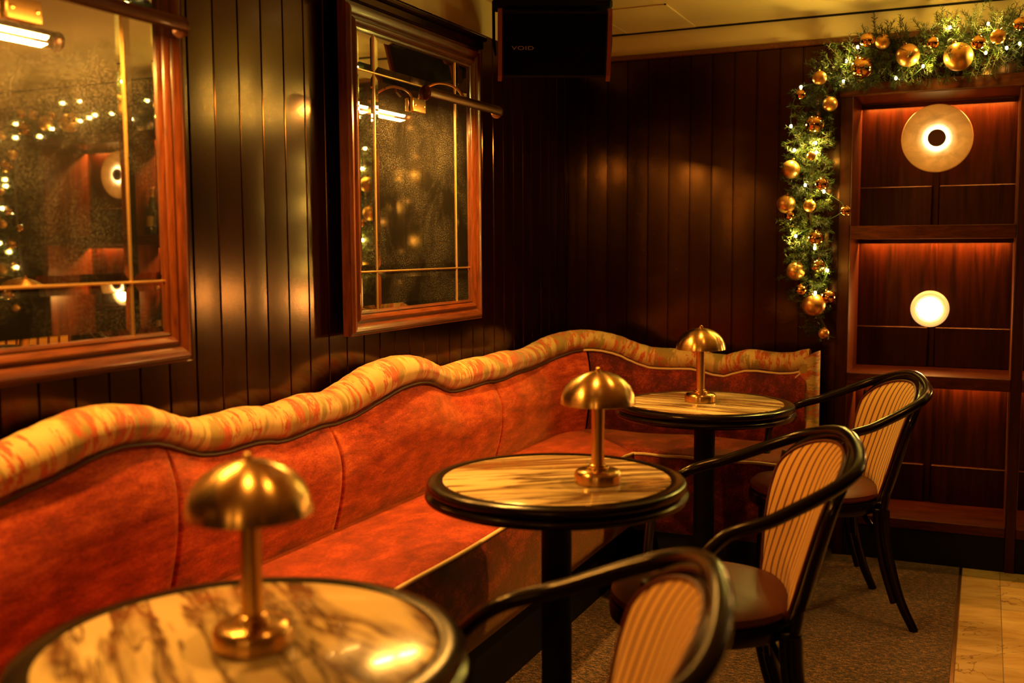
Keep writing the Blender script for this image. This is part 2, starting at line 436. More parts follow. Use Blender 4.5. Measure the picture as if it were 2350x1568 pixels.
# floor: marble tiles to the right, carpet to the left
XC = 1.862
mb = MB(); mb.box(XC+.012, XR, YB, 4.99, -.05, -.0012); struct(mb.build('floor', M['grout'], smooth=False))
mb = MB(); tones = []; rng = random.Random(4)
xs = [XC+.0125, 2.021, 2.321, 2.621, 2.921, 3.221, 3.521, 3.821, 4.121, 4.421, 4.721, 5.021, XR]
for i in range(len(xs)-1):
    y = 4.73 - (0 if i % 2 == 0 else .11) + .30
    while y > YB:
        y0, y1 = max(y-.30, YB), min(y, 4.985)
        if y1 > y0 + .01:
            n0 = len(mb.f); g = .0012
            mb.box(xs[i]+g, xs[i+1]-g, y0+g, y1-g, -.02, 0, .0008)
            tn = rng.uniform(.66, 1.0); tones += [tn]*(len(mb.f)-n0)
        y -= .30
o = struct(mb.build('floor', M['tiles'], smooth=False))
at = o.data.color_attributes.new('tone', 'FLOAT_COLOR', 'CORNER')
for p in o.data.polygons:
    for li in p.loop_indices: at.data[li].color = (tones[p.index],)*3 + (1,)
mb = MB(); mb.box(-.0, XC, YB, 4.99, -.05, 0); struct(mb.build('floor', M['carpet'], smooth=False))
mb = MB(); mb.box(XC, XC+.012, YB, 4.82, -.05, .0035, .001); struct(mb.build('trim_3', M['brass_plain']))
mb = MB(); mb.grid([[(-.014, -.005, .001), (-.006, .006, .004), (.004, .0055, .003), (.015, .001, .001)],
                    [(-.013, .004, .001), (-.006, .011, .002), (.004, .011, .002), (.014, .006, .001)]])
sc = mb.build('paper_scrap', M['paper'], loc=(1.63, 4.60, .001)); tag(sc, 'tiny pale scrap lying on the brown carpet near the far chair legs', 'scrap')

# ------------------------------------------------------------------ mirrors
def make_mirror(cy, label, first):
    t = tag(empty('wall_mirror', (.0, cy, 1.646)), label, 'mirror', None)
    hw, hz, xg = .4065, .461, .058
    mb = MB()
    # moulding profile: (distance outwards from the glass edge, x)
    prof = [(-.006, .045), (-.006, .064), (0, .066), (.004, .0625), (.008, .070), (.018, .075), (.026, .071), (.030, .066),
            (.034, .071), (.046, .080), (.056, .0805), (.062, .074), (.066, .067), (.071, .072), (.0715, .042)]
    cor = [(-1, -1), (1, -1), (1, 1), (-1, 1)]
    for k in range(4):
        a, b = cor[k], cor[(k+1) % 4]; A = []; B = []
        for (d, x) in prof:
            A.append((x, a[0]*(hw+d), a[1]*(hz+d))); B.append((x, b[0]*(hw+d), b[1]*(hz+d)))
        mq = MB(); mq.grid([A, B]); mq.build('frame', M['frame'] if k % 2 == 0 else M['frame_v'], t)
    mb = MB(); mb.box(.042, .048, -hw-.05, hw+.05, -hz-.05, hz+.05); mb.build('backing_board', M['darkpaint'], t, False)
    mb = MB(); mb.box(.002, .088, -hw-.073, hw+.073, hz+.0725, hz+.100, .003); mb.box(.002, .102, -hw-.078, hw+.078, hz+.1005, hz+.118, .004); mb.build('crown_moulding', M['panel'], t)
    # brackets holding it off the wall
    for s in (-1, 1):
        for q in (-1, 1):
            mb = MB(); mb.box(.0008, .042, s*.36-.02, s*.36+.02, q*.4-.02, q*.4+.02); mb.build('standoff', M['darkpaint'], t, False)
    ys = [-hw, -.2905, .2905, hw]; zs = [-hz, -.326, .332, hz]; bv, dx = .021, .0023
    rr = random.Random(int(cy*100))
    for i in range(3):
        for j in range(3):
            y0, y1, z0, z1 = ys[i]+.002, ys[i+1]-.002, zs[j]+.002, zs[j+1]-.002
            ty, tz = rr.uniform(-.0006, .0006), rr.uniform(-.0006, .0006)
            if i == 1 and j == 1: ty = tz = 0
            def P(y, z, d): return (xg-d + (y-(y0+y1)/2)/(y1-y0)*ty + (z-(z0+z1)/2)/(z1-z0)*tz, y, z)
            o_ = [P(y0, z0, dx), P(y1, z0, dx), P(y1, z1, dx), P(y0, z1, dx)]
            i_ = [P(y0+bv, z0+bv, 0), P(y1-bv, z0+bv, 0), P(y1-bv, z1-bv, 0), P(y0+bv, z1-bv, 0)]
            bk = [(xg-.006, q[1], q[2]) for q in o_]
            mb = MB(); mb.add(o_+i_+bk, [(4,5,6,7),(0,1,5,4),(1,2,6,5),(2,3,7,6),(3,0,4,7),(8,9,1,0),(9,10,2,1),(10,11,3,2),(11,8,0,3)])
            mb.build('mirror_pane', M['mirror'], t, False)
    for y in (ys[1], ys[2]):
        mb = MB(); mb.tube([(xg-.001, y, -hz+.001), (xg-.001, y, hz-.001)], .0032, 8); mb.build('brass_came', M['came'], t)
    for z in (zs[1], zs[2]):
        mb = MB(); mb.tube([(xg-.0005, -hw+.001, z), (xg-.0005, hw-.001, z)], .0030, 8); mb.build('brass_came', M['came'], t)
    return t
make_mirror(3.3065, 'mahogany framed mirror with brass lines, the farther one, beside the hanging speaker', True)
make_mirror(1.613, 'mahogany framed mirror with brass lines, the nearer one cut by the photo edge', False)

def make_plight(cy, label):
    """picture light: half tube over two long bulbs on a swan neck"""
    t = tag(empty('picture_light', (.0, cy, 1.90)), label, 'lamp')
    xo, R, L = .25, .0225, .272
    ang0, ang1 = math.radians(-42), math.radians(165)   # closed part; open towards the wall and down
    P = []; 
    for y in (-L, -L+.002, L-.002, L):
        row = []
        for k in range(25):
            a = ang0 + (ang1-ang0)*k/24; row.append((xo+R*cos(a), y, R*sin(a)))
        for k in range(25):
            a = ang1 + (ang0-ang1)*k/24; row.append((xo+(R-.002)*cos(a), y, (R-.002)*sin(a)))
        P.append(row)
    mb = MB(); mb.grid(P, close=True); shd = mb.build('shade', M['lampmetal'], t)
    for s in (-1, 1):
        mb = MB(); mb.lathe([(0, -.004), (R*.96, -.004), (R*1.06, -.002), (R*1.06, .003), (R*.9, .006), (0, .007)][::1], (xo, s*L, 0), 28, 'y'); mb.build('end_cap', M['lampmetal'], shd)
    for s in (-1, 1):
        mb = MB(); c0 = s*.135
        mb.tube([(xo-.004, c0-.105, .007), (xo-.004, c0-.1, .007), (xo-.004, c0+.1, .007), (xo-.004, c0+.105, .007)], [.005, .0095, .0095, .005], 14)
        mb.build('bulb', M['pbulb'], shd)
    arm = crom([(.066, .0, .020), (.09, .0, .055), (.15, .0, .075), (.21, .0, .060), (xo, .0, R)], 8)
    mb = MB(); mb.tube(arm, .0042, 10); am = mb.build('arm', M['brass_plain'], t)
    mb = MB(); mb.box(xo-.006, xo+.006, -.012, .012, R-.002, R+.012, .002); mb.build('clamp', M['brass_plain'], am)
    mb = MB(); mb.box(.0605, .075, -.045, .045, -.022, .026, .002); mp = mb.build('mount_plate', M['brass_plain'], t)
    for s in (-1, 1):
        mb = MB(); mb.lathe([(0, .0755), (.004, .0755), (.004, .078), (0, .079)][::-1], (0, s*.032, .002), 10, 'x'); mb.build('screw', M['brass_plain'], mp)
    return t
def area(name, loc, rot, sx, sy, pw, c, spread=180, parent=None):
    l = bpy.data.lights.new(name, 'AREA'); l.shape = 'RECTANGLE'; l.size = sx; l.size_y = sy; l.energy = pw; l.color = c
    l.spread = math.radians(spread)
    o = bpy.data.objects.new(name, l); COL.objects.link(o); o.location = loc; o.rotation_euler = rot
    if parent: o.parent = parent
    return o
def point(name, loc, pw, c, r=.02):
    l = bpy.data.lights.new(name, 'POINT'); l.energy = pw; l.color = c; l.shadow_soft_size = r
    o = bpy.data.objects.new(name, l); COL.objects.link(o); o.location = loc; return o
WARM = (1, .45, .07)
for cy, lab in ((3.29, 'bronze tube picture light arching out over the farther mirror'), (1.615, 'bronze tube picture light over the nearer mirror at the top left corner')):
    make_plight(cy, lab)
    # light thrown down and back through the slot of the tube
    for q in (-.135, .135): area('picture_light_beam', (.247, cy+q, 1.8838), (0, math.radians(12), 0), .024, .19, PL_POW/2, WARM, 180)

# ------------------------------------------------------------------ ceiling speaker
t = tag(empty('ceiling_speaker', (.295, 3.99, 2.215), math.radians(27)), 'black loudspeaker hanging in a bracket from the ceiling above the corner', 'speaker')
tilt = math.radians(14)
def tl(p): return (p[0], p[1]*cos(tilt)-p[2]*sin(tilt), p[1]*sin(tilt)+p[2]*cos(tilt))
mb = MB(); w = .205
secs = []
for x in (-w, w):
    secs.append([tl((x, y, z)) for (y, z) in ((-.135, .134), (-.142, .116), (-.142, -.10), (-.135, -.118), (.02, -.10), (.10, -.03), (.08, .07), (.03, .110))])
mb.grid(secs, close=True); n = 8; mb.f.append(tuple(range(n-1, -1, -1))); mb.f.append(tuple(n+i for i in range(n)))
mb.build('cabinet', M['blackmetal'], t)
mb = MB(); P = []
for i in range(21):
    u = -1+2*i/20; row = []
    for j in range(13):
        v = -1+2*j/12; row.append(tl((u*w*.97, -.1435-.008*(1-u**4)*(1-v**4), .008+v*.116)))
    P.append(row)
mb.grid(P); gr_ = mb.build('grille', M['grille'], t)
for s in (-1, 1):   # side cheeks
    mb = MB(); pr = [(-.150, .142), (-.158, .116), (-.156, -.11), (-.140, -.132), (-.120, -.128), (-.105, -.06), (-.10, .06), (-.110, .130), (-.13, .144)]
    a = [tl((s*(w+.001), y, z)) for y, z in pr]; b = [tl((s*(w+.017), y, z)) for y, z in pr]
    m_ = len(pr); mb.add(a+b, [tuple(range(m_)), tuple(range(2*m_-1, m_-1, -1))]+[(i, (i+1) % m_, m_+(i+1) % m_, m_+i) for i in range(m_)])
    mb.build('side_cheek', M['shellred'], t, False)
for s in (-1, 1):   # yoke arms and V ends
    mb = MB(); mb.tube([(s*(w+.030), -.02, .165), (s*(w+.030), -.02, .12), (s*(w+.030), -.04, .0), (s*(w+.024), -.07, -.05)], [.018, .018, .018, .013], 10, .35, up=(0, 1, 0)); mb.build('bracket_arm', M['blackmetal'], t)
mb = MB(); mb.box(-w-.034, w+.034, -.075, .005, .126, .170, .012); mb.box(-.07, .07, -.05, .02, .1695, .2045, .003); mb.build('bracket_bar', M['blackmetal'], t)
# the maker's word on the grille
cu = bpy.data.curves.new('t', 'FONT'); cu.body = 'VOID'; cu.size = .026; cu.extrude = .0006; cu.space_character = 1.05
cu.align_x = 'CENTER'; cu.align_y = 'CENTER'
to = bpy.data.objects.new('t', cu); COL.objects.link(to)
dg = bpy.context.evaluated_depsgraph_get(); me = bpy.data.meshes.new_from_object(to.evaluated_get(dg))
bpy.data.objects.remove(to)
lo = bpy.data.objects.new('logo_lettering', me); COL.objects.link(lo); me.materials.append(M['grey'])
lo.parent = gr_; p = tl((-.125, -.1525, -.005)); lo.location = p; lo.rotation_euler = (PI/2+tilt, 0, 0); lo.scale = (1.35, .8, 1)
tag(lo, 'small grey lettering')

# ------------------------------------------------------------------ banquette
XL, YL, RB = .10, 4.68, .42
L1 = YL-RB; LA = PI/2*RB
def bpath(s, off=0.0):
    """plan curve of the back; off = distance into the room"""
    if s < L1: return (XL+off, s), (0, 1), (1, 0)
    if s < L1+LA:
        a = (s-L1)/RB; r = RB-off
        return (XL+RB-r*cos(a), L1+r*sin(a)), (sin(a), cos(a)), (cos(a), -sin(a))
    return (XL+RB+(s-L1-LA), YL-off), (1, 0), (0, -1)
ROLL = [(1.56, 0.9698, 0.0652, 75), (1.61, 0.9844, 0.0601, 118), (1.66, 0.996, 0.0566, 160), (1.71, 0.9997, 0.0512, 201), (1.76, 1.0, 0.0487, 240), (1.81, 0.994, 0.0471, 278), (1.86, 0.986, 0.0472, 315), (1.91, 0.971, 0.0443, 350), (1.96, 0.9526, 0.0452, 385), (2.01, 0.9352, 0.0465, 418), (2.06, 0.9209, 0.0477, 450), (2.11, 0.9157, 0.0513, 480), (2.16, 0.9151, 0.0532, 510), (2.21, 0.9204, 0.0528, 538), (2.26, 0.9207, 0.0514, 565), (2.31, 0.9149, 0.0488, 592), (2.36, 0.9053, 0.0479, 618), (2.41, 0.9057, 0.0575, 643), (2.46, 0.9119, 0.0601, 667), (2.51, 0.9177, 0.055, 691), (2.56, 0.9175, 0.05, 714), (2.61, 0.9127, 0.0487, 736), (2.66, 0.909, 0.0481, 758), (2.71, 0.9168, 0.0547, 779), (2.76, 0.9257, 0.0618, 799), (2.81, 0.9428, 0.0646, 819), (2.86, 0.9587, 0.0662, 838), (2.91, 0.9681, 0.062, 857), (2.96, 0.9772, 0.0581, 875), (3.01, 0.9831, 0.0545, 893), (3.06, 0.9821, 0.0516, 910), (3.11, 0.9811, 0.0488, 927), (3.16, 0.9752, 0.0481, 944), (3.21, 0.9655, 0.0444, 960), (3.26, 0.9521, 0.0445, 976), (3.31, 0.9368, 0.0461, 992), (3.36, 0.9214, 0.0475, 1007), (3.41, 0.9096, 0.0454, 1021), (3.46, 0.9065, 0.0518, 1036), (3.51, 0.9093, 0.0541, 1050), (3.56, 0.9123, 0.0547, 1064), (3.61, 0.9138, 0.0537, 1077), (3.66, 0.9151, 0.0529, 1090), (3.71, 0.9144, 0.0501, 1103), (3.76, 0.9083, 0.0492, 1115), (3.81, 0.9089, 0.0565, 1128), (3.86, 0.9107, 0.0593, 1140), (3.91, 0.9149, 0.0556, 1151), (3.96, 0.9165, 0.0493, 1163), (4.01, 0.9135, 0.0463, 1174), (4.06, 0.9117, 0.0445, 1185), (4.11, 0.91, 0.0441, 1196), (4.16, 0.91, 0.0461, 1207), (4.21, 0.913, 0.0473, 1217), (4.26, 0.9185, 0.0475, 1227), (4.31, 0.9282, 0.0503, 1239), (4.36, 0.941, 0.054, 1253), (4.41, 0.9511, 0.0523, 1268), (4.46, 0.9594, 0.0506, 1286), (4.51, 0.9658, 0.0475, 1306), (4.56, 0.9684, 0.047, 1327), (4.61, 0.9665, 0.0472, 1349), (4.66, 0.9605, 0.0461, 1372), (4.71, 0.9509, 0.0453, 1396), (4.76, 0.9373, 0.0468, 1421), (4.81, 0.9147, 0.0495, 1445), (4.86, 0.8951, 0.0498, 1469), (4.91, 0.8814, 0.0479, 1494), (4.96, 0.8791, 0.0471, 1517), (5.01, 0.88, 0.047, 1541), (5.06, 0.8825, 0.0469, 1565), (5.11, 0.8842, 0.0449, 1590), (5.16, 0.8754, 0.0478, 1614), (5.21, 0.8619, 0.0506, 1639), (5.26, 0.8576, 0.0481, 1664), (5.31, 0.8742, 0.0499, 1689), (5.36, 0.8886, 0.0486, 1715), (5.41, 0.8893, 0.0471, 1741), (5.46, 0.8834, 0.0456, 1767), (5.51, 0.8796, 0.0452, 1793), (5.56, 0.8836, 0.0458, 1819), (5.61, 0.8969, 0.0497, 1846)]
r0 = [(a, b, c) for a, b, c, d in ROLL]
# same scallop carried on towards the camera, out of frame
ext = [(s, z, h) for (s, z, h) in r0 if 1.71 <= s <= 3.06]
base = [(s-1.35, z, min(h, .053)) for s, z, h in ext][:-1]
r0 = [q for q in base if q[0] < 1.54] + r0 + [(5.64, .900, .049)]
# smooth
def sm(a, k): return [a[0]] + [(a[i-1]+2*a[i]+a[i+1])/4 for i in range(1, len(a)-1)] + [a[-1]] if k else a
zz = [q[1] for q in r0]; hh = [q[2] for q in r0]
for _ in range(3): hh = sm(hh, 1)
zm_ = zz
for _ in range(30): zm_ = sm(zm_, 1)
bulge = [max(-.016, min(.020, (a-b)*.9)) for a, b in zip(zz, zm_)]
def rb(s):
    for i in range(len(r0)-1):
        if r0[i][0] <= s <= r0[i+1][0]:
            u = (s-r0[i][0])/(r0[i+1][0]-r0[i][0]); return bulge[i]*(1-u)+bulge[i+1]*u
    return 0
def rz(s):
    if s <= r0[0][0]: return zz[0], hh[0]
    for i in range(len(r0)-1):
        if r0[i][0] <= s <= r0[i+1][0]:
            u = (s-r0[i][0])/(r0[i+1][0]-r0[i][0]); u = u*u*(3-2*u)*.35+u*.65
            return zz[i]*(1-u)+zz[i+1]*u, hh[i]*(1-u)+hh[i+1]*u
    return zz[-1], hh[-1]
S0, S1 = .40, 5.645
bq = tag(empty('banquette', (0, 0, 0)), 'long orange velvet corner banquette with a wavy patterned top roll', 'banquette')
rollpts = []; s = S0
while s < S1+1e-6:
    (x, y), tg_, nm = bpath(s, rb(s)); z, h_ = rz(s); rollpts.append((Vector((x, y, z)), h_, s)); s += .0125
mb = MB(); P = []; U = []; ul = 0; NR = 28
for i, (p, h_, s) in enumerate(rollpts):
    a = rollpts[max(i-1, 0)][0]; b = rollpts[min(i+1, len(rollpts)-1)][0]; tt = (b-a).normalized()
    (_, _), _, nm = bpath(s); u = Vector((nm[0], nm[1], 0)); u = (u-tt*u.dot(tt)).normalized(); w_ = tt.cross(u)
    if w_.z < 0: w_ = -w_
    if i: ul += (p-rollpts[i-1][0]).length
    slope = abs(tt.z); rad = h_*(1-.25*slope)
    row = []; ru = []
    for k in range(NR+1):
        an = PI+2*PI*k/NR; row.append(p + u*(rad*1.12*cos(an)) + w_*(rad*sin(an))); ru.append((ul, an*.05))
    P.append(row); U.append(ru)
mb.grid(P, U); mb.build('patterned_roll', M['ikat'], bq)
# upright end of the roll, mitred at the corner
mb = MB(); P = []; U = []; xe = 1.232
zt_ = rz(S1)[0]+rz(S1)[1]
for k in range(13):
    z = zt_ - .0*k - (zt_-.16)*k/12; row = []; ru = []
    for j in range(NR+1):
        an = PI*.5+2*PI*j/NR
        zz_ = z
        if k == 0: zz_ = zt_ - .008 - (.048-.048*cos(an))*.45   # mitre slope
        row.append((xe+.046*cos(an), YL-.055*sin(an), zz_)); ru.append((9+(zt_-z), an*.05))
    P.append(row); U.append(ru)
mb.grid(P, U); mb.f.append(tuple(range(NR-1, -1, -1)))
mb.build('patterned_end_post', M['ikat'], bq)
# painted shadow line (dark tube) / gold piping under the roll
for nm_, sa, sb, mat_ in (('roll_edge_line', S0, 4.56, 'shadow_gap'), ('roll_edge_line', 4.56, 5.62, 'piping')):
    pts = []; s = sa
    while s <= sb+1e-6:
        (x, y), _, n_ = bpath(s, .036+rb(s)); z, h_ = rz(s); pts.append((x, y, z-h_*.97)); s += .0125
    if mat_ == 'piping':
        pts += [(xe-.050, YL-.038, rz(5.62)[0]-.075), (xe-.050, YL-.038, .18)]
    mb = MB(); mb.tube(pts, .0050, 8); o = mb.build(nm_, M[mat_], bq); tag(o, 'dark painted shadow line' if mat_ == 'shadow_gap' else 'gold piping')
ZS = .53
seams = [.80, 1.91, 2.62, 3.76]
def back(name, sa, sb, mat, zb=.50):
    mb = MB(); P = []; s = sa; NT_ = 26
    while s <= sb+1e-6:
        z, h_ = rz(s); ztop = z - h_*.62; row = []
        zs_, hs_ = 0, 0
        for q in range(-4, 5):
            a_, b_ = rz(s+q*.03); zs_ += a_; hs_ += b_
        zl = (zs_-hs_)/9
        gr = sum(math.exp(-((s-c)/.0045)**2) for c in seams if c > 1.0 or True)
        for j in range(NT_+1):
            v = j/NT_
            ztb = ztop*(1-v)+zb*v
            d = .014 + .058*(sin(PI*min(1, v/.36*.5))**.8 if v < .36 else max(0, cos((v-.36)/.64*PI/2))**1.1) if 0 < v < 1 else .012
            d = max(d, .012) * (1 if v < .9 else 1)
            d += .012*v
            d += rb(s)*(1-v)**2
            d -= .014*gr*min(1, v*6)
            (x, y), _, _ = bpath(s, d); row.append((x, y, ztb))
        P.append(row); s += .0125 if min(abs(s-c) for c in seams+[9]) > .016 else .0025
    mb.grid(P); return mb.build(name, M[mat], bq)
back('back_cushion', S0, 4.5875, 'velvet'); back('back_cushion', 4.5875, 5.625, 'velvet_shaded')
# frame behind the upholstery
mb = MB(); P = []; s = S0
while s <= 5.66:
    z, h_ = rz(min(s, 5.62)); a = bpath(s, -.045)[0]; b = bpath(s, .0)[0]
    P.append([(a[0], a[1], 0.0), (a[0], a[1], z-.01), (b[0], b[1], z-.01), (b[0], b[1], 0.0)]); s += .05
mb.grid(P); mb.build('back_frame', M['darkpaint'], bq)
# seats
XS, YS = .590, 4.155
def seat(name, kind, mat):
    mb = MB(); P = []; N = 46; K = 20
    for i in range(N+1):
        row = []
        for j in range(K+1):
            v = j/K
            if kind == 'left':
                y_front = .35 + (YS-.35)*i/N; y_back = .35 + (4.64-.35)*i/N
                x0 = .10; xx = x0+(XS-x0)*v; yy = y_back+(y_front-y_back)*v
                m0 = i/N
            else:
                x_front = XS + (1.25-XS)*i/N; x_back = .10 + (1.25-.10)*i/N
                yy = 4.64+(YS-4.64)*v; xx = x_back+(x_front-x_back)*v
            dome = .018*(4*v*(1-v))**.6
            if kind == 'far': dome += .004*sin(i*.3)
            edge = 0
            if i == N and kind == 'left' or i == 0 and kind == 'far': edge = -.004
            zz_ = ZS + dome + edge - .012*(v > .97)
            row.append((xx, yy, zz_))
        P.append(row)
    mb.grid(P); return mb.build(name, M[mat], bq)
seat('seat_cushion', 'left', 'velvet_seat'); seat('seat_cushion', 'far', 'velvet_shaded')
mb = MB(); pts = [(XS, .35, ZS+.001)] + [(XS+.002*sin(k*.9), .35+(YS-.35)*k/40, ZS+.001+.002*sin(k*.7)) for k in range(1, 40)] + [(XS+.003, YS, ZS-.001)]
pts += [(XS+.02+(1.25-XS-.02)*k/20, YS+.001*sin(k), ZS+.0015*sin(k*1.3)-.001) for k in range(0, 21)]
mb.tube(pts, .0062, 10); mb.build('seat_piping', M['piping'], bq)
mb = MB(); P = []; zl = [(ZS-.004, .0), (ZS-.05, .014), (ZS-.14, .016), (ZS-.26, .006), (.215, -.006), (.195, -.03)]
for i in range(41):
    y = .35+(YS-.35)*i/40; P.append([(XS+d, y + (d if i == 40 else 0)*-1, z) for z, d in zl])
mb.grid(P); mb.build('seat_front', M['velvet_shaded'], bq)
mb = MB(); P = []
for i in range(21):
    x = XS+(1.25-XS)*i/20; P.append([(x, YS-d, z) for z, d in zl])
mb.grid(P); mb.build('seat_front', M['velvet_shaded'], bq)
mb = MB(); mb.box(.06, XS-.03, .36, YS+.03, 0.0, .20); mb.box(XS-.03, 1.24, YS+.03, 4.63, 0.0, .20); mb.box(.06, XS-.031, YS+.03, 4.60, 0, .2); mb.build('plinth', M['darkpaint'], bq, False)

# ------------------------------------------------------------------ tables and lamps
TZ = .80
def make_table(x, y, mk, label):
    t = tag(empty('cafe_table', (x, y, 0)), label, 'table', 'round marble tables along the banquette')
    mb = MB(); mb.lathe([(0, TZ), (.292, TZ), (.2965, TZ-.0015), (.2965, TZ-.012), (0, TZ-.012)][::-1], n=96); mb.build('marble_top', M[mk], t)
    pr = [(.2970, TZ-.02), (.2970, TZ-.0004), (.3005, TZ+.0006), (.326, TZ+.0002), (.334, TZ-.003), (.338, TZ-.010), (.3385, TZ-.017), (.335, TZ-.024), (.3305, TZ-.027),
          (.335, TZ-.030), (.342, TZ-.035), (.3435, TZ-.041), (.341, TZ-.047), (.333, TZ-.051), (.30, TZ-.054), (0, TZ-.054)]
    mb = MB(); mb.lathe(pr[::-1], n=96); mb.build('rim', M['ebony'], t)
    mb = MB(); mb.lathe([(.040, .03), (.040, TZ-.07), (.10, TZ-.0665), (.11, TZ-.0545)], n=40); mb.build('column', M['blackmetal'], t)
    mb = MB(); mb.lathe([(.215, 0.0005), (.22, .006), (.218, .014), (.12, .020), (.05, .032), (.0405, .05), (0, .05)], n=64); mb.build('base', M['blackmetal'], t)
    return t
TB = [(.917, 1.228, 'marble1', 'nearest round marble-topped table, blurred, cut off by the bottom edge'),
      (.924, 2.481, 'marble2', 'middle round marble-topped table in front of the banquette'),
      (.957, 3.922, 'marble3', 'farthest round marble-topped table near the corner of the banquette')]
for q in TB: make_table(*q)
def make_lamp(x, y, label):
    t = tag(empty('mushroom_lamp', (x, y, TZ+.0008)), label, 'lamp', 'brass mushroom lamps on the tables')
    pr = [(.0, .2855), (.012, .2852), (.030, .2820), (.050, .2745), (.068, .2625), (.082, .2470), (.0905, .2300), (.0945, .2130), (.0955, .2035), (.0945, .2030),
          (.0930, .2120), (.0885, .2290), (.080, .2455), (.066, .2605), (.048, .2725), (.028, .280), (0, .283)]
    mb = MB(); mb.lathe(pr[::-1], n=96); ls_ = mb.build('lamp_shade', M['brass'], t)
    mb = MB(); mb.lathe([(0.0, .2845), (.0075, .2845), (.0078, .2890), (.0055, .2895), (.0055, .2935), (.003, .2955), (0, .2955)], n=24); mb.build('finial', M['brass'], ls_)
    mb = MB(); mb.lathe([(.0165, .043), (.0165, .281)], n=40); mb.build('stem', M['brass'], t)
    mb = MB(); mb.lathe([(.0, .0), (.058, .0), (.0600, .002), (.0600, .022), (.0575, .029), (.052, .0335), (.044, .0350), (.0275, .0355), (.0275, .040), (.026, .0415), (.0215, .042), (.0215, .0465), (.0195, .048), (0, .048)], n=80)
    mb.build('base', M['brass'], t)
    mb = MB(); mb.lathe([(0, .2425), (.022, .2425), (.024, .246), (.024, .262), (0, .262)], n=24); mb.build('light_source', M['cream'], ls_)
    return t
make_lamp(.933, 1.232, 'brass mushroom lamp on the nearest table, large and out of focus')
make_lamp(1.044, 2.466, 'brass mushroom lamp standing on the middle table')
make_lamp(.937, 3.930, 'brass mushroom lamp on the farthest table, in front of the patterned roll')

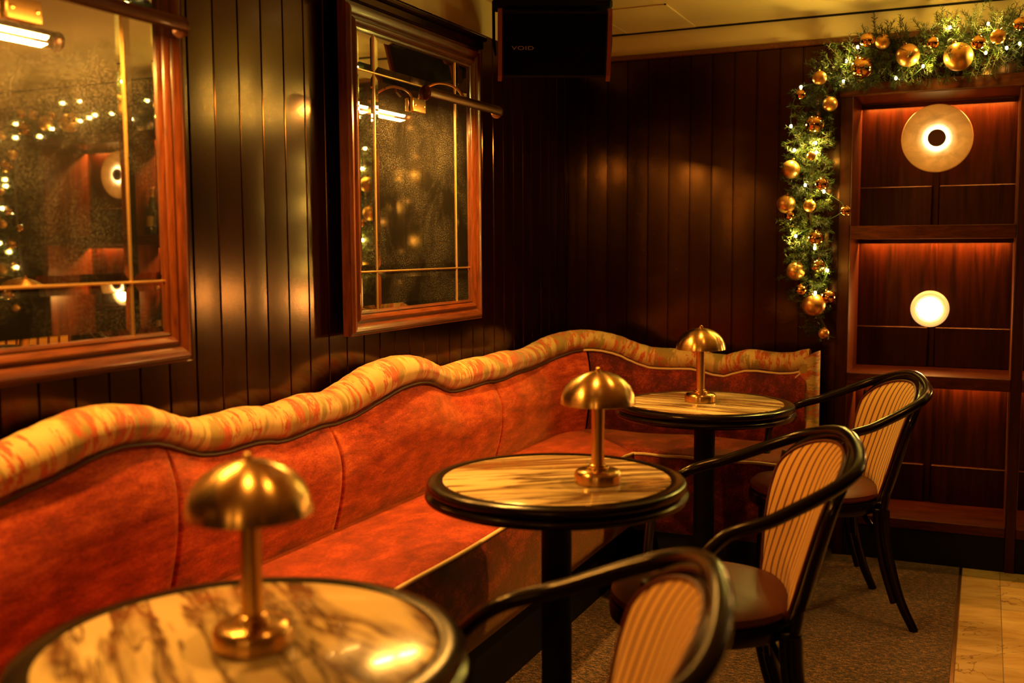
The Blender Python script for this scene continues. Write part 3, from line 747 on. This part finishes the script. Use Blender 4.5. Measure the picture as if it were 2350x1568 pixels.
# ------------------------------------------------------------------ armchairs
G = dict(f0=.1925, w0=.2543, f1=.1823, w1=.42, z1=.6371, f2=.0804, w2=.348, z2=.7376, b3=.0438, w3=.3394, z3=.7748, a=.2881, z4=.9065, b5=.2374, w5=.2537, z5=.8613)
def make_chair(x, y, rz_, label):
    t = tag(empty('bentwood_armchair', (x, y, 0), rz_), label, 'chair', 'bentwood armchairs facing the tables')
    g = G
    hp = [(g['f0'], g['w0'], .44), (g['f0']+.01, g['w0']+.035, .49), (g['f1'], g['w1']-.045, .60), (g['f1']-.02, g['w1']-.03, .655), (g['f2'], g['w2']+.005, .733), (-g['b3'], g['w3'], g['z3']), (-g['b5'], g['w5'], g['z5']), (-g['a'], 0, g['z4'])]
    full = hp + [(a, -b, c) for a, b, c in hp[-2::-1]]
    pts = crom(full, 10); n = len(pts)
    rad = [.0138 + .0035*max(0, sin(PI*(i/(n-1))))**3 for i in range(n)]
    mb = MB(); mb.tube(pts, rad, 14); mb.build('arm_rail', M['ebony'], t)
    # oval back pad
    r0_, lean, k_, pb, pw, zm, zt = .1461, .329, .9874, .1822, .2600, .7597, .8829
    zb = .47
    def bx_(z, w): return -(r0_+lean*(z-.5)) + k_*w*w
    def outline(u):   # closed curve of (w,z)
        L = []
        for i in range(15):
            v = i/14; z = zb+(zm-zb)*v; uu = (z-.5)/(zm-.5); L.append((pb+(pw-pb)*sin(max(uu, -.12)*PI/2), z))
        for i in range(1, 25):
            th = PI*i/24; L.append((pw*cos(th), zm+(zt-zm)*sin(th)))
        for i in range(1, 15):
            v = 1-i/14; z = zb+(zm-zb)*v; uu = (z-.5)/(zm-.5); L.append((-(pb+(pw-pb)*sin(max(uu, -.12)*PI/2)), z))
        for i in range(1, 6): L.append((-pb*.81+pb*1.62*i/6, zb))
        return L
    OL = outline(0); cz = .70
    mb = MB(); P = []; U = []
    for q in range(11):
        e = q/10; row = []; ru = []
        for (w, z) in OL:
            w2, z2 = w*e, cz+(z-cz)*e
            bul = .022*(1-e**5)
            row.append((bx_(z2, w2)+.004+bul, w2, z2)); ru.append((w2+.0185, z2))
        P.append(row); U.append(ru)
    mb.grid(P, U, close=True)
    # fix the wrap column's uv
    bp_ = mb.build('back_pad', M['stripe'], t)
    mb = MB(); P = []
    for e in (0.001, .5, .9, 1.0):
        P.append([(bx_(cz+(z-cz)*e, w*e)-.012*(1 if e < 1 else .2), w*e, cz+(z-cz)*e) for (w, z) in OL])
    mb.grid(P, close=True); mb.build('back_shell', M['leather'], bp_)
    wp = [(bx_(z, w)+.006, w, z) for (w, z) in OL]+[(bx_(OL[0][1], OL[0][0])+.006, OL[0][0], OL[0][1])]
    mb = MB(); mb.tube(wp, .0045, 8, cap=False); mb.build('pad_welt', M['leather'], bp_)
    # hoop round the pad running down into the rear legs
    hoop = []
    ft = (-.1952-.03, .2358)
    for (zz_, wv, xo) in ((0.0, .236, -.225), (.10, .222, -.180), (.22, .210, -.145), (.34, .202, -.122), (.44, .196, -.116)):
        hoop.append((xo, wv+.004, zz_))
    for (w, z) in OL[1:39-1]:
        if z < .50 and w > 0: continue
        if z < .50 and w < 0: continue
        e = 1+.014/math.hypot(w, z-cz); hoop.append((bx_(z, w)-.014, w*e, cz+(z-cz)*e))
    for (zz_, wv, xo) in ((.44, .196, -.116), (.34, .202, -.122), (.22, .210, -.145), (.10, .222, -.180), (0.0, .236, -.225)):
        hoop.append((xo, -wv-.004, zz_))
    half = len(hoop)
    legA = [q for q in hoop if q[2] <= .44 and q[1] > 0]; legB = [q for q in hoop if q[2] <= .44 and q[1] < 0]
    mid = [q for q in hoop if q[2] > .44]
    mb = MB(); hp_ = crom([legA[-1]]+mid+[legB[0]], 3); mb.tube(hp_, .0135, 12); mb.build('back_hoop', M['ebony'], t)
    for lg in (legA, legB[::-1]):
        p_ = crom(lg, 5); mb = MB(); mb.tube(p_, [.0155+.006*i/(len(p_)-1) for i in range(len(p_))], 12); rl_ = mb.build('rear_leg', M['ebony'], t)
        s_ = 1 if lg[0][1] > 0 else -1
        br = crom([(q[0]+.026, q[1]-s_*.004, q[2]) for q in lg if q[2] >= .10], 4)
        mb = MB(); mb.tube(br, [.0125]*len(br), 10); mb.build('leg_brace', M['ebony'], rl_)
    # seat
    SR, sx_, SZ = .247, .08, .465
    mb = MB(); mb.lathe([(SR-.05, SZ-.045), (SR-.006, SZ-.045), (SR, SZ-.040), (SR+.002, SZ-.01), (SR-.003, SZ), (SR-.03, SZ+.001), (SR-.03, SZ-.02)], (sx_, 0, 0), 72); sr_ = mb.build('seat_ring', M['ebony'], t)
    mb = MB(); mb.lathe([(SR-.012, SZ+.0015), (SR-.002, SZ+.012), (SR-.004, SZ+.026), (SR-.02, SZ+.038), (SR-.07, SZ+.047), (SR-.15, SZ+.052), (0, SZ+.053)], (sx_, 0, 0), 72); mb.build('seat_cushion', M['leather'], t)
    mb = MB(); mb.lathe([(0, SZ-.02), (SR-.029, SZ-.02), (SR-.029, SZ-.012), (0, SZ-.012)], (sx_, 0, 0), 48); mb.build('seat_board', M['darkpaint'], t)
    mb = MB(); mb.tube([(-.122, -.19, SZ-.022), (-.122, .19, SZ-.022)], .014, 10); mb.build('rear_rail', M['ebony'], t)
    for s_ in (1, -1):
        mb = MB(); mb.tube([(-.122, s_*.14, SZ-.022), (-.09, s_*.12, SZ-.022)], .014, 10); mb.build('seat_link', M['ebony'], t)
        p_ = crom([(.262, s_*.165, 0), (.250, s_*.158, .2), (.240, s_*.150, SZ-.03)], 6)
        mb = MB(); mb.tube(p_, [.0145+.006*i/(len(p_)-1) for i in range(len(p_))], 12); mb.build('front_leg', M['ebony'], t)
        p_ = crom([(.248, s_*.146, .24), (.235, s_*.125, .33), (.19, s_*.08, .40), (.13, s_*.04, .422)], 6)
        mb = MB(); mb.tube(p_, .010, 10); mb.build('bent_bracket', M['ebony'], t)
        p_ = crom([(-.128, s_*.185, .24), (-.11, s_*.155, .33), (-.07, s_*.09, .40), (-.02, s_*.04, .422)], 6)
        mb = MB(); mb.tube(p_, .010, 10); mb.build('bent_bracket', M['ebony'], t)
        for an in (.75, 1.05):
            a = s_*an+PI*.0; mb = MB(); mb.sphere((sx_+(SR+.003)*cos(a+s_*.5), (SR+.003)*sin(a+s_*.5), SZ-.025), .0055, 10, 6); mb.build('screw', M['brass_plain'], sr_)
    return t
make_chair(1.4311, 4.0799, 3.537, 'farthest bentwood armchair with striped oval back, beside the shelves')
make_chair(1.3453, 2.6911, 3.5228, 'middle bentwood armchair with striped oval back, at the middle table')
make_chair(1.3100, 1.4005, 3.4729, 'nearest bentwood armchair with striped oval back, blurred at the bottom edge')

# ------------------------------------------------------------------ shelving
FY, BY = 4.82, 5.21
t = tag(empty('shelf_unit', (2.5, FY, 0)), 'tall built-in mahogany display shelves with lit back panels on the far wall', 'shelves')
bays = [(1.372, 2.036), (2.076, 2.924), (2.964, 3.628)]
def sb(name, mat, *a, b=.002, par=None):
    mb = MB(); mb.box(a[0]-2.5, a[1]-2.5, a[2]-FY, a[3]-FY, a[4], a[5], b); return mb.build(name, M[mat], par or t)
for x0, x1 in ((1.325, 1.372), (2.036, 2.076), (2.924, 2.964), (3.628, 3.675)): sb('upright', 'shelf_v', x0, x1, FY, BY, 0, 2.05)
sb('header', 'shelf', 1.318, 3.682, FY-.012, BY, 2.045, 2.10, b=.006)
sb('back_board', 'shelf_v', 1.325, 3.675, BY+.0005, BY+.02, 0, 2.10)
levels = [(1.426, 1.483), (.779, .832)]
for bi, (x0, x1) in enumerate(bays):
    for (z0, z1) in levels:
        sb('shelf_board', 'shelf', x0+.0005, x1-.0005, FY+.001, BY, z0, z1)
    sb('bottom_board', 'shelf', x0+.0005, x1-.0005, FY+.001, BY, .150, .193)
    sb('kick_board', 'darkpaint', x0+.0005, x1-.0005, FY+.006, FY+.03, 0, .1495)
    cx = (x0+x1)/2
    for xa, xb in ((x0+.0003, x0+.003), (x1-.003, x1-.0003)):
        for z0, z1 in ((1.484, 2.044), (.833, 1.425), (.194, .778)): sb('lit_side_lining', 'shelf_side_lit', xa, xb, FY+.004, BY-.029, z0, z1, b=0)  # thin added sheets carrying the painted light of the bay sides
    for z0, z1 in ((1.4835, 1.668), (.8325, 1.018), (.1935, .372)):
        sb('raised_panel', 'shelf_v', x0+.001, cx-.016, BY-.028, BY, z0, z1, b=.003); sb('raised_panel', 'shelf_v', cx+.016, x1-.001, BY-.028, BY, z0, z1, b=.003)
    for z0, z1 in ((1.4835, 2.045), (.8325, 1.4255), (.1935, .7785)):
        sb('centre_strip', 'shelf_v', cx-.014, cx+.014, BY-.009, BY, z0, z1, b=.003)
        # lip that hides the light strip
        lip = sb('light_lip', 'shelf', x0+.004, x1-.004, BY-.056, BY-.046, z1-.020, z1-.0005, b=.001)
        mb = MB(); mb.box(x0+.02-2.5, x1-.02-2.5, BY-.042-FY, BY-.034-FY, z1-.005, z1-.001); mb.build('light_strip', M['led'], lip, False)
        area('shelf_strip_light', (cx, BY-.031, z1-.008), (0, 0, 0), (x1-x0)-.04, .008, LED_POW*(1.0 if z0 > .5 else .55)*(x1-x0)/.66, (1, .40, .07), 170)

# wall lights in the outer bays
def disc(x, z, label):
    t = tag(empty('alabaster_wall_light', (x, 5.13, z)), label, 'lamp', 'round alabaster wall lights in the shelves')
    mb = MB(); mb.lathe([(0, -.0), (.149, -.0), (.151, -.003), (.151, .012), (.148, .016), (.0, .016)], n=72, axis='y'); mb.build('alabaster_disc', M['alabaster'], t)
    mb = MB(); mb.lathe([(.03, .0162), (.0385, .0175), (.0385, .030), (.036, .033), (.0, .0335)], n=40, axis='y'); mb.build('centre_button', M['lampmetal'], t)
    mb = MB(); mb.lathe([(.0, -.051), (.05, -.051), (.05, -.001), (0, -.001)], n=40, axis='y'); mb.build('wall_mount', M['lampmetal'], t)
    point('disc_glow', (x, 5.165, z+.07), DISC_POW, (1, .33, .06), .03)
    return t
disc(1.705, 1.877, 'round alabaster disc light with dark centre, top bay of the shelves')
disc(3.295, 1.877, 'round alabaster disc light seen reflected in the nearer mirror, top far bay')
def cup(x, z, label):
    t = tag(empty('ringed_wall_light', (x, 5.13, z)), label, 'lamp', 'small round lit wall lights in the shelves')
    pr = [(0, .0)]
    mb = MB(); mb.lathe([(.058, .020), (.060, .026), (.064, .022), (.067, .027), (.071, .023), (.074, .027), (.078, .022), (.0825, .018), (.0825, -.002), (.078, -.004), (0, -.004)][::-1], n=64, axis='y'); mb.build('ridged_ring', M['ringglow'], t)
    mb = MB(); mb.lathe([(0, -.003), (.0575, .010), (.0575, .018), (.045, .023), (0, .025)], n=48, axis='y'); mb.build('diffuser', M['whiteglow'], t)
    mb = MB(); mb.lathe([(.0, -.045), (.05, -.045), (.05, -.004), (0, -.004)], n=40, axis='y'); mb.build('wall_mount', M['lampmetal'], t)
cup(1.697, 1.107, 'small glowing white round wall light with ridged ring, second bay of the shelves')
cup(2.50, 1.107, 'small glowing round wall light in the middle bay, out of frame')
cup(3.303, 1.107, 'small glowing round wall light, second far bay, seen only in the nearer mirror')

# bottles in the middle bay (seen in the mirror)
def make_bottle(x, y, z, label):
    t = tag(empty('wine_bottle', (x, y, z+.0006)), label, 'bottle', 'bottles on the middle shelves')
    mb = MB(); mb.lathe([(0, 0), (.036, 0), (.041, .004), (.0415, .14), (.039, .165), (.028, .195), (.0165, .235), (.0150, .245), (.0150, .284), (0, .284)], n=28); gb_ = mb.build('glass_body', M['glass'], t)
    mb = MB(); mb.lathe([(.0172, .222), (.0160, .245), (.0160, .270), (.0185, .274), (.0185, .290), (.015, .300), (0, .302)], n=24); mb.build('neck_foil', M['foil'], t)
    mb = MB(); P = [[(.0421*sin(a), -.0421*cos(a), zz_) for a in [-.75+1.5*k/10 for k in range(11)]] for zz_ in (.055, .075, .11, .12)]; mb.grid(P); mb.build('paper_label', M['label'], gb_)
    return t
b0 = None
lab = {0: 'upper shelf', 1: 'lower shelf'}
ordw = ['rightmost', 'second from the right', 'third from the right', 'fourth from the right', 'fifth from the right']
for lv, zt2 in ((0, 1.483), (1, .832)):
    for k in range(5):
        x = 2.875-.092*k; y = 5.02 + .012*((k*7) % 3)
        L = 'dark foil-necked bottle on the middle bay %s, %s' % (lab[lv], ordw[k])
        if b0 is None: b0 = make_bottle(x, y, zt2, L)
        else:
            c = copy_tree(b0); c.location = (x, y, zt2+.0006); c['label'] = L

# ------------------------------------------------------------------ garland
BAUB = [(1.796,2.156,0.0564,0),(1.604,2.177,0.0467,0),(1.505,2.240,0.0308,0),(1.425,2.141,0.0457,1),(1.699,2.220,0.0247,1),(1.868,2.207,0.0280,1),(1.939,2.223,0.0295,0),(2.015,2.265,0.0258,1),(1.443,2.252,0.0291,1),(1.254,2.110,0.0297,0),(1.299,1.998,0.0315,0),(1.182,2.041,0.0223,1),(1.236,1.917,0.0411,1),(1.139,1.728,0.0397,0),(1.272,1.662,0.0281,1),(1.123,1.580,0.0399,0),(1.222,1.570,0.0262,0),(1.144,1.528,0.0208,1),(1.249,1.430,0.0339,1),(1.169,1.288,0.0400,0),(1.263,1.311,0.0302,1),(1.198,1.208,0.0227,1),(1.248,1.141,0.0493,0),(1.309,1.178,0.0282,1),(1.297,1.021,0.0226,0),(1.375,1.543,0.0222,1),(1.230,1.780,0.0186,0),]
FAIRY = [(1.363,2.169),(1.408,2.223),(1.762,2.271),(1.665,2.125),(1.902,2.272),(1.897,2.160),(1.972,2.173),(1.157,1.808),(1.246,1.835),(1.249,1.795),(1.284,1.628),(1.170,1.440),(1.306,1.291),(1.562,2.084),(1.355,2.087),(1.257,1.195),(1.180,2.074),(2.018,2.186),(1.365,1.547),(1.141,1.911),(1.251,1.387),(1.206,1.658),]
gl = [(1.30, 4.74, 1.00), (1.255, 4.735, 1.10), (1.235, 4.72, 1.25), (1.225, 4.71, 1.42), (1.215, 4.71, 1.62), (1.22, 4.71, 1.82), (1.24, 4.715, 1.98), (1.30, 4.72, 2.10),
      (1.42, 4.72, 2.18), (1.60, 4.72, 2.20), (1.80, 4.72, 2.205), (2.05, 4.72, 2.225), (2.50, 4.72, 2.235)]
spine = gl + [(5.0-x, y, z) for x, y, z in gl[-2::-1]]
GP = crom(spine, 8)
rad_at = lambda p: (.145 if p.z > 2.05 else (.125 if p.z > 1.25 else .06+.26*max(0, p.z-1.0)))
g = tag(empty('fir_garland', (2.5, 4.72, 2.2)), 'dark green fir garland arching over and down beside the lit shelves', 'garland')
inv = Vector((-2.5, -4.72, -2.2))
rng = random.Random(11)
tv = []; tf = []; nv = []; nf = []
def needle(p, d, w):
    q = len(nv); sd = d.cross(Vector((rng.uniform(-1, 1), rng.uniform(-1, 1), rng.uniform(-1, 1)))).normalized()*w
    nv.extend([p-sd+inv, p+sd+inv, p+d*.75+sd*.7+inv, p+d+inv, p+d*.75-sd*.7+inv]); nf.append((q, q+1, q+2, q+3, q+4))
def sprig(p, d, ln, dens=1.0):
    """a twig with needles raked forward"""
    d = d.normalized(); m_ = int(ln/.0023*dens); bend = Vector((rng.uniform(-.3, .3), rng.uniform(-.3, .3), rng.uniform(-.2, .3)))
    pos = p.copy(); pp = [pos.copy()]
    for k in range(m_):
        u = k/m_; dd = (d+bend*u).normalized(); pos = pos+dd*(ln/m_)
        if k % 8 == 0: pp.append(pos.copy())
        if pos.x > 1.31 and pos.x < 3.69 and pos.z < 2.10 and (pos.y > 4.79 or pos.z < 2.06): break
        if pos.y > 4.885: break
        a = rng.uniform(0, 2*PI); o1 = dd.orthogonal().normalized(); o2 = dd.cross(o1)
        side = o1*cos(a)+o2*sin(a); nd = (side*.85+dd*rng.uniform(.45, .8)).normalized()*rng.uniform(.018, .030)*(1-.35*u)
        if pos.y+nd.y > 4.895: nd.y = -abs(nd.y)
        needle(pos, nd, .00115)
    mbt.tube(pp, .0012, 4, cap=False)
mbt = MB()
tot = len(GP)
for i in range(tot-1):
    a, b = GP[i], GP[i+1]; seg = (b-a).length; R_ = rad_at(a)
    tt = (b-a).normalized(); ns = max(1, int(seg/.0030*(R_/.12)))
    if a.x > 2.5: ns = int(ns*.6)
    for _ in range(ns):
        u = rng.random(); p = a.lerp(b, u)
        an = rng.uniform(0, 2*PI); o1 = tt.orthogonal().normalized(); o2 = tt.cross(o1)
        sd = o1*cos(an)+o2*sin(an)
        if sd.y > .45: sd.y = -sd.y
        start = p + sd*rng.uniform(0, .35)*R_; sprig(start, sd+tt*rng.uniform(-.6, .6), R_*rng.uniform(.55, 1.0))
o = None
me = bpy.data.meshes.new('needles'); me.from_pydata([tuple(v) for v in nv], [], nf); me.materials.append(M['needles'])
o = bpy.data.objects.new('needles', me); COL.objects.link(o); o.parent = g; o['kind'] = 'stuff'
for k in range(len(mbt.v)): mbt.v[k] = tuple(Vector(mbt.v[k])+inv)
mbt.build('twigs', M['twig'], g)['kind'] = 'stuff'
mb = MB(); mb.tube([p+Vector((0, .03, 0))+inv for p in GP], .008, 6); mb.build('stem', M['twig'], g)

def where(x, z):
    if z > 2.04: return 'along the top of the garland'
    return 'in the hanging left part of the garland'
pr_b = {}
def make_bauble(r, shiny):
    t = empty('bauble')
    mb = MB(); mb.sphere((0, 0, 0), 1, 32, 20); bo = mb.build('ball', M['bauble_shiny' if shiny else 'bauble'], t)
    mb = MB(); mb.lathe([(.19, .94), (.20, 1.0), (.19, 1.12), (0, 1.14)], n=14); cp_ = mb.build('cap', M['brass_plain'], t)
    pts = [(.09*cos(a), 0, 1.2+.09*sin(a)) for a in [2*PI*k/12 for k in range(13)]]
    mb = MB(); mb.tube(pts, .018, 6, cap=False); mb.build('loop', M['brass_plain'], cp_)
    return t
names = ['largest satin gold bauble, above the round disc light', 'large satin gold bauble left of the largest one above the shelves', 'satin gold bauble with dark fir tips above it, top left of the shelves', 'large shiny gold bauble at the upper left corner of the shelves', 'shiny gold bauble half hidden behind needles between two big satin ones', 'shiny gold bauble just right of the largest satin bauble', 'satin gold bauble high up near the right edge', 'shiny gold bauble at the very right edge of the garland', 'faint shiny gold bauble above and behind the big shiny corner bauble', 'satin gold bauble beneath the bright green sprig at the garland bend', 'satin gold bauble hanging inside the bend, beside the shelf upright', 'small shiny bauble at the outer edge just below the bend', 'large shiny gold bauble in the upper part of the hanging garland', 'satin gold bauble at the left edge below the first bright lights', 'shiny gold bauble above the bright light halfway down', 'satin gold bauble at the left edge, level with the upper ledge', 'small satin bauble beside the left edge one, halfway down', 'tiny shiny bauble tucked under the left edge satin bauble', 'shiny gold bauble in the middle above the lowest bright light', 'satin gold bauble at the left edge near the lower end', 'shiny bauble half lost in the glow of the lowest bright light', 'small shiny bauble above left of the big lowest bauble', 'biggest satin bauble near the lower end of the hanging garland', 'shiny gold bauble right of the big lowest bauble', 'dim reddish bauble at the very bottom tip of the garland', 'small gold bauble against the shelf upright', 'small satin bauble between the two upper bright lights']

for k, (x, z, r, sh) in enumerate(BAUB):
    y = (4.64 if r > .03 else 4.60) - (.0 if z < 2.05 else .01)
    if sh not in pr_b: t = pr_b[sh] = make_bauble(r, sh)
    else: t = copy_tree(pr_b[sh])
    # keep the sight line the position was measured on
    f_ = (y-0)/(4.66 if r > .0246 else 4.63); x_ = 1.93+(x-1.93)*f_; z_ = 1.40+(z-1.40)*f_
    t.location = (x_, y, z_); t.scale = (r*f_,)*3; t.rotation_euler = (rng.uniform(-.5, .5), rng.uniform(-.5, .5), 0)
    tag(t, names[k], 'bauble', 'gold baubles hung in the garland')
    if x < 1.9:
        c = copy_tree(t); c.location = (5.0-x_, y+.02, z_-.01*(k % 3))
        c['label'] = 'gold bauble on the far right side of the garland arch, beyond the photo edge'; c['group'] = 'gold baubles beyond the right edge'
        REPL.append(c)
# string of fairy lights
sl = tag(empty('fairy_lights', (2.5, 4.70, 2.2)), 'string of tiny warm fairy lights wound through the fir garland', 'string lights')
def fl(x, z, y=4.632):
    f_ = y/4.64; return Vector((1.93+(x-1.93)*f_, y, 1.40+(z-1.40)*f_))
FP = [fl(x, z) for x, z in FAIRY]
hi = {0, 2, 3, 4, 5, 7, 9, 10, 11, 12, 8}
allp = [(p, k in hi) for k, p in enumerate(FP)] + [(Vector((5.0-p.x, p.y+.01, p.z)), False) for p in FP[::1]]
for x in (2.15, 2.25, 2.34, 2.43, 2.55, 2.64, 2.76, 2.87): allp.append((Vector((x, 4.64+.02*sin(x*40), 2.19+.06*sin(x*23))), False))
protob = None
for p, h_ in allp:
    if protob is None:
        mb = MB(); mb.sphere((0, 0, 0), .0052, 12, 8, 1.3); protob = mb.build('bulb', M['bulb'], sl); c = protob
    else:
        c = protob.copy(); COL.objects.link(c); c.parent = sl
    c.location = p-Vector((2.5, 4.70, 2.2))
    point('fairy_light_glow', p+Vector((0, -.010, 0)), FAIRY_POW*(3.8 if h_ else .15), (1, .70, .10), .006)
srt = sorted([p for p, _ in allp if p.x < 1.6 and p.z < 2.05], key=lambda p: p.z) + sorted([p for p, _ in allp if p.z >= 2.05], key=lambda p: p.x) + sorted([p for p, _ in allp if p.x > 3.3 and p.z < 2.05], key=lambda p: -p.z)
w_ = [p+Vector((.0, .012, .0))-Vector((2.5, 4.70, 2.2)) for p in srt]
mb = MB(); mb.tube(crom(w_, 5), .0011, 5, cap=False); mb.build('wire', M['wire'], sl)

# ------------------------------------------------------------------ added unseen lamps: globes behind the camera, ceiling downlights
def globe(x, y, z, pw, r, label, em):
    t = tag(empty('added_globe_pendant', (x, y, z)), label, 'lamp', 'added opal globe pendants, unseen behind the viewpoint')
    mb = MB(); mb.sphere((0, 0, 0), r, 32, 20); mb.build('globe', M['globe'], t)
    mb = MB(); mb.tube([(0, 0, r*.95), (0, 0, CZ-z-.012)], .004, 8); mb.build('cord', M['blackmetal'], t)
    mb = MB(); mb.lathe([(.05, CZ-z-.012), (.05, CZ-z-.0008), (0, CZ-z-.0008)], n=24); mb.build('ceiling_rose', M['brass_plain'], t)
    mb = MB(); mb.lathe([(.024, r*.9), (.026, r*1.02), (.018, r*1.25), (0, r*1.28)], n=20); mb.build('gallery', M['brass_plain'], t)
    return t
for (x, y, z, pw, r, lab_) in ADDED_GLOBES:
    globe(x, y, z, pw, r, lab_, 1)
    point('added_globe_light', (x, y-.0, z-r-.02), pw, (1, .45, .07), .045)
for (x, y, pw, ang, rx, ry, lab_) in ADDED_SPOTS:
    t = tag(empty('added_downlight', (x, y, CZ)), lab_, 'lamp', 'added unseen ceiling downlights')
    mb = MB(); mb.lathe([(.030, -.002), (.034, -.006), (.046, -.006), (.048, -.0008)], n=36); mb.build('trim_ring', M['brass_plain'], t)
    mb = MB(); mb.lathe([(.0, -.0015), (.030, -.0015), (.030, -.003), (0, -.003)][::-1], n=24); mb.build('lens', M['spotlens'], t)
    l = bpy.data.lights.new('added_downlight_beam', 'SPOT'); l.energy = pw; l.color = (1, .46, .08); l.spot_size = math.radians(ang); l.spot_blend = .5; l.shadow_soft_size = .03
    o = bpy.data.objects.new('added_downlight_beam', l); COL.objects.link(o); o.location = (x, y, CZ-.02); o.rotation_euler = (rx, ry, 0)

# ------------------------------------------------------------------ world, camera
wd = bpy.data.worlds.new('world'); S.world = wd; wd.use_nodes = True
wd.node_tree.nodes['Background'].inputs[0].default_value = (1, .45, .12, 1); wd.node_tree.nodes['Background'].inputs[1].default_value = .0

yaw, pit, rol = math.radians(24.506), math.radians(5.1923), math.radians(-.3255)
fw = Vector((-sin(yaw)*cos(pit), cos(yaw)*cos(pit), -sin(pit))); rt = Vector((cos(yaw), sin(yaw), 0)); up = rt.cross(fw)
rt2 = rt*cos(rol)+up*sin(rol); up2 = -rt*sin(rol)+up*cos(rol)
cd_ = bpy.data.cameras.new('camera'); cam = bpy.data.objects.new('camera', cd_); COL.objects.link(cam)
cd_.sensor_width = 36; cd_.lens = 36*2389.5/2350; cd_.clip_start = .05
R3 = Matrix((rt2, up2, -fw)).transposed(); cam.matrix_world = Matrix.Translation((1.93, 0, 1.40)) @ R3.to_4x4()
cd_.dof.use_dof = True; cd_.dof.focus_distance = 3.75; cd_.dof.aperture_fstop = 2.0; cd_.dof.aperture_blades = 9
S.camera = cam
S.view_settings.view_transform = 'Standard'; S.view_settings.look = 'None'; S.view_settings.gamma = 1
S.view_settings.exposure = EXPO; S.view_settings.use_curve_mapping = False
S.cycles.use_denoising = True; S.cycles.max_bounces = 10; S.cycles.glossy_bounces = 6; S.cycles.diffuse_bounces = 4
S.cycles.sample_clamp_indirect = 6; S.cycles.caustics_reflective = False; S.cycles.caustics_refractive = False
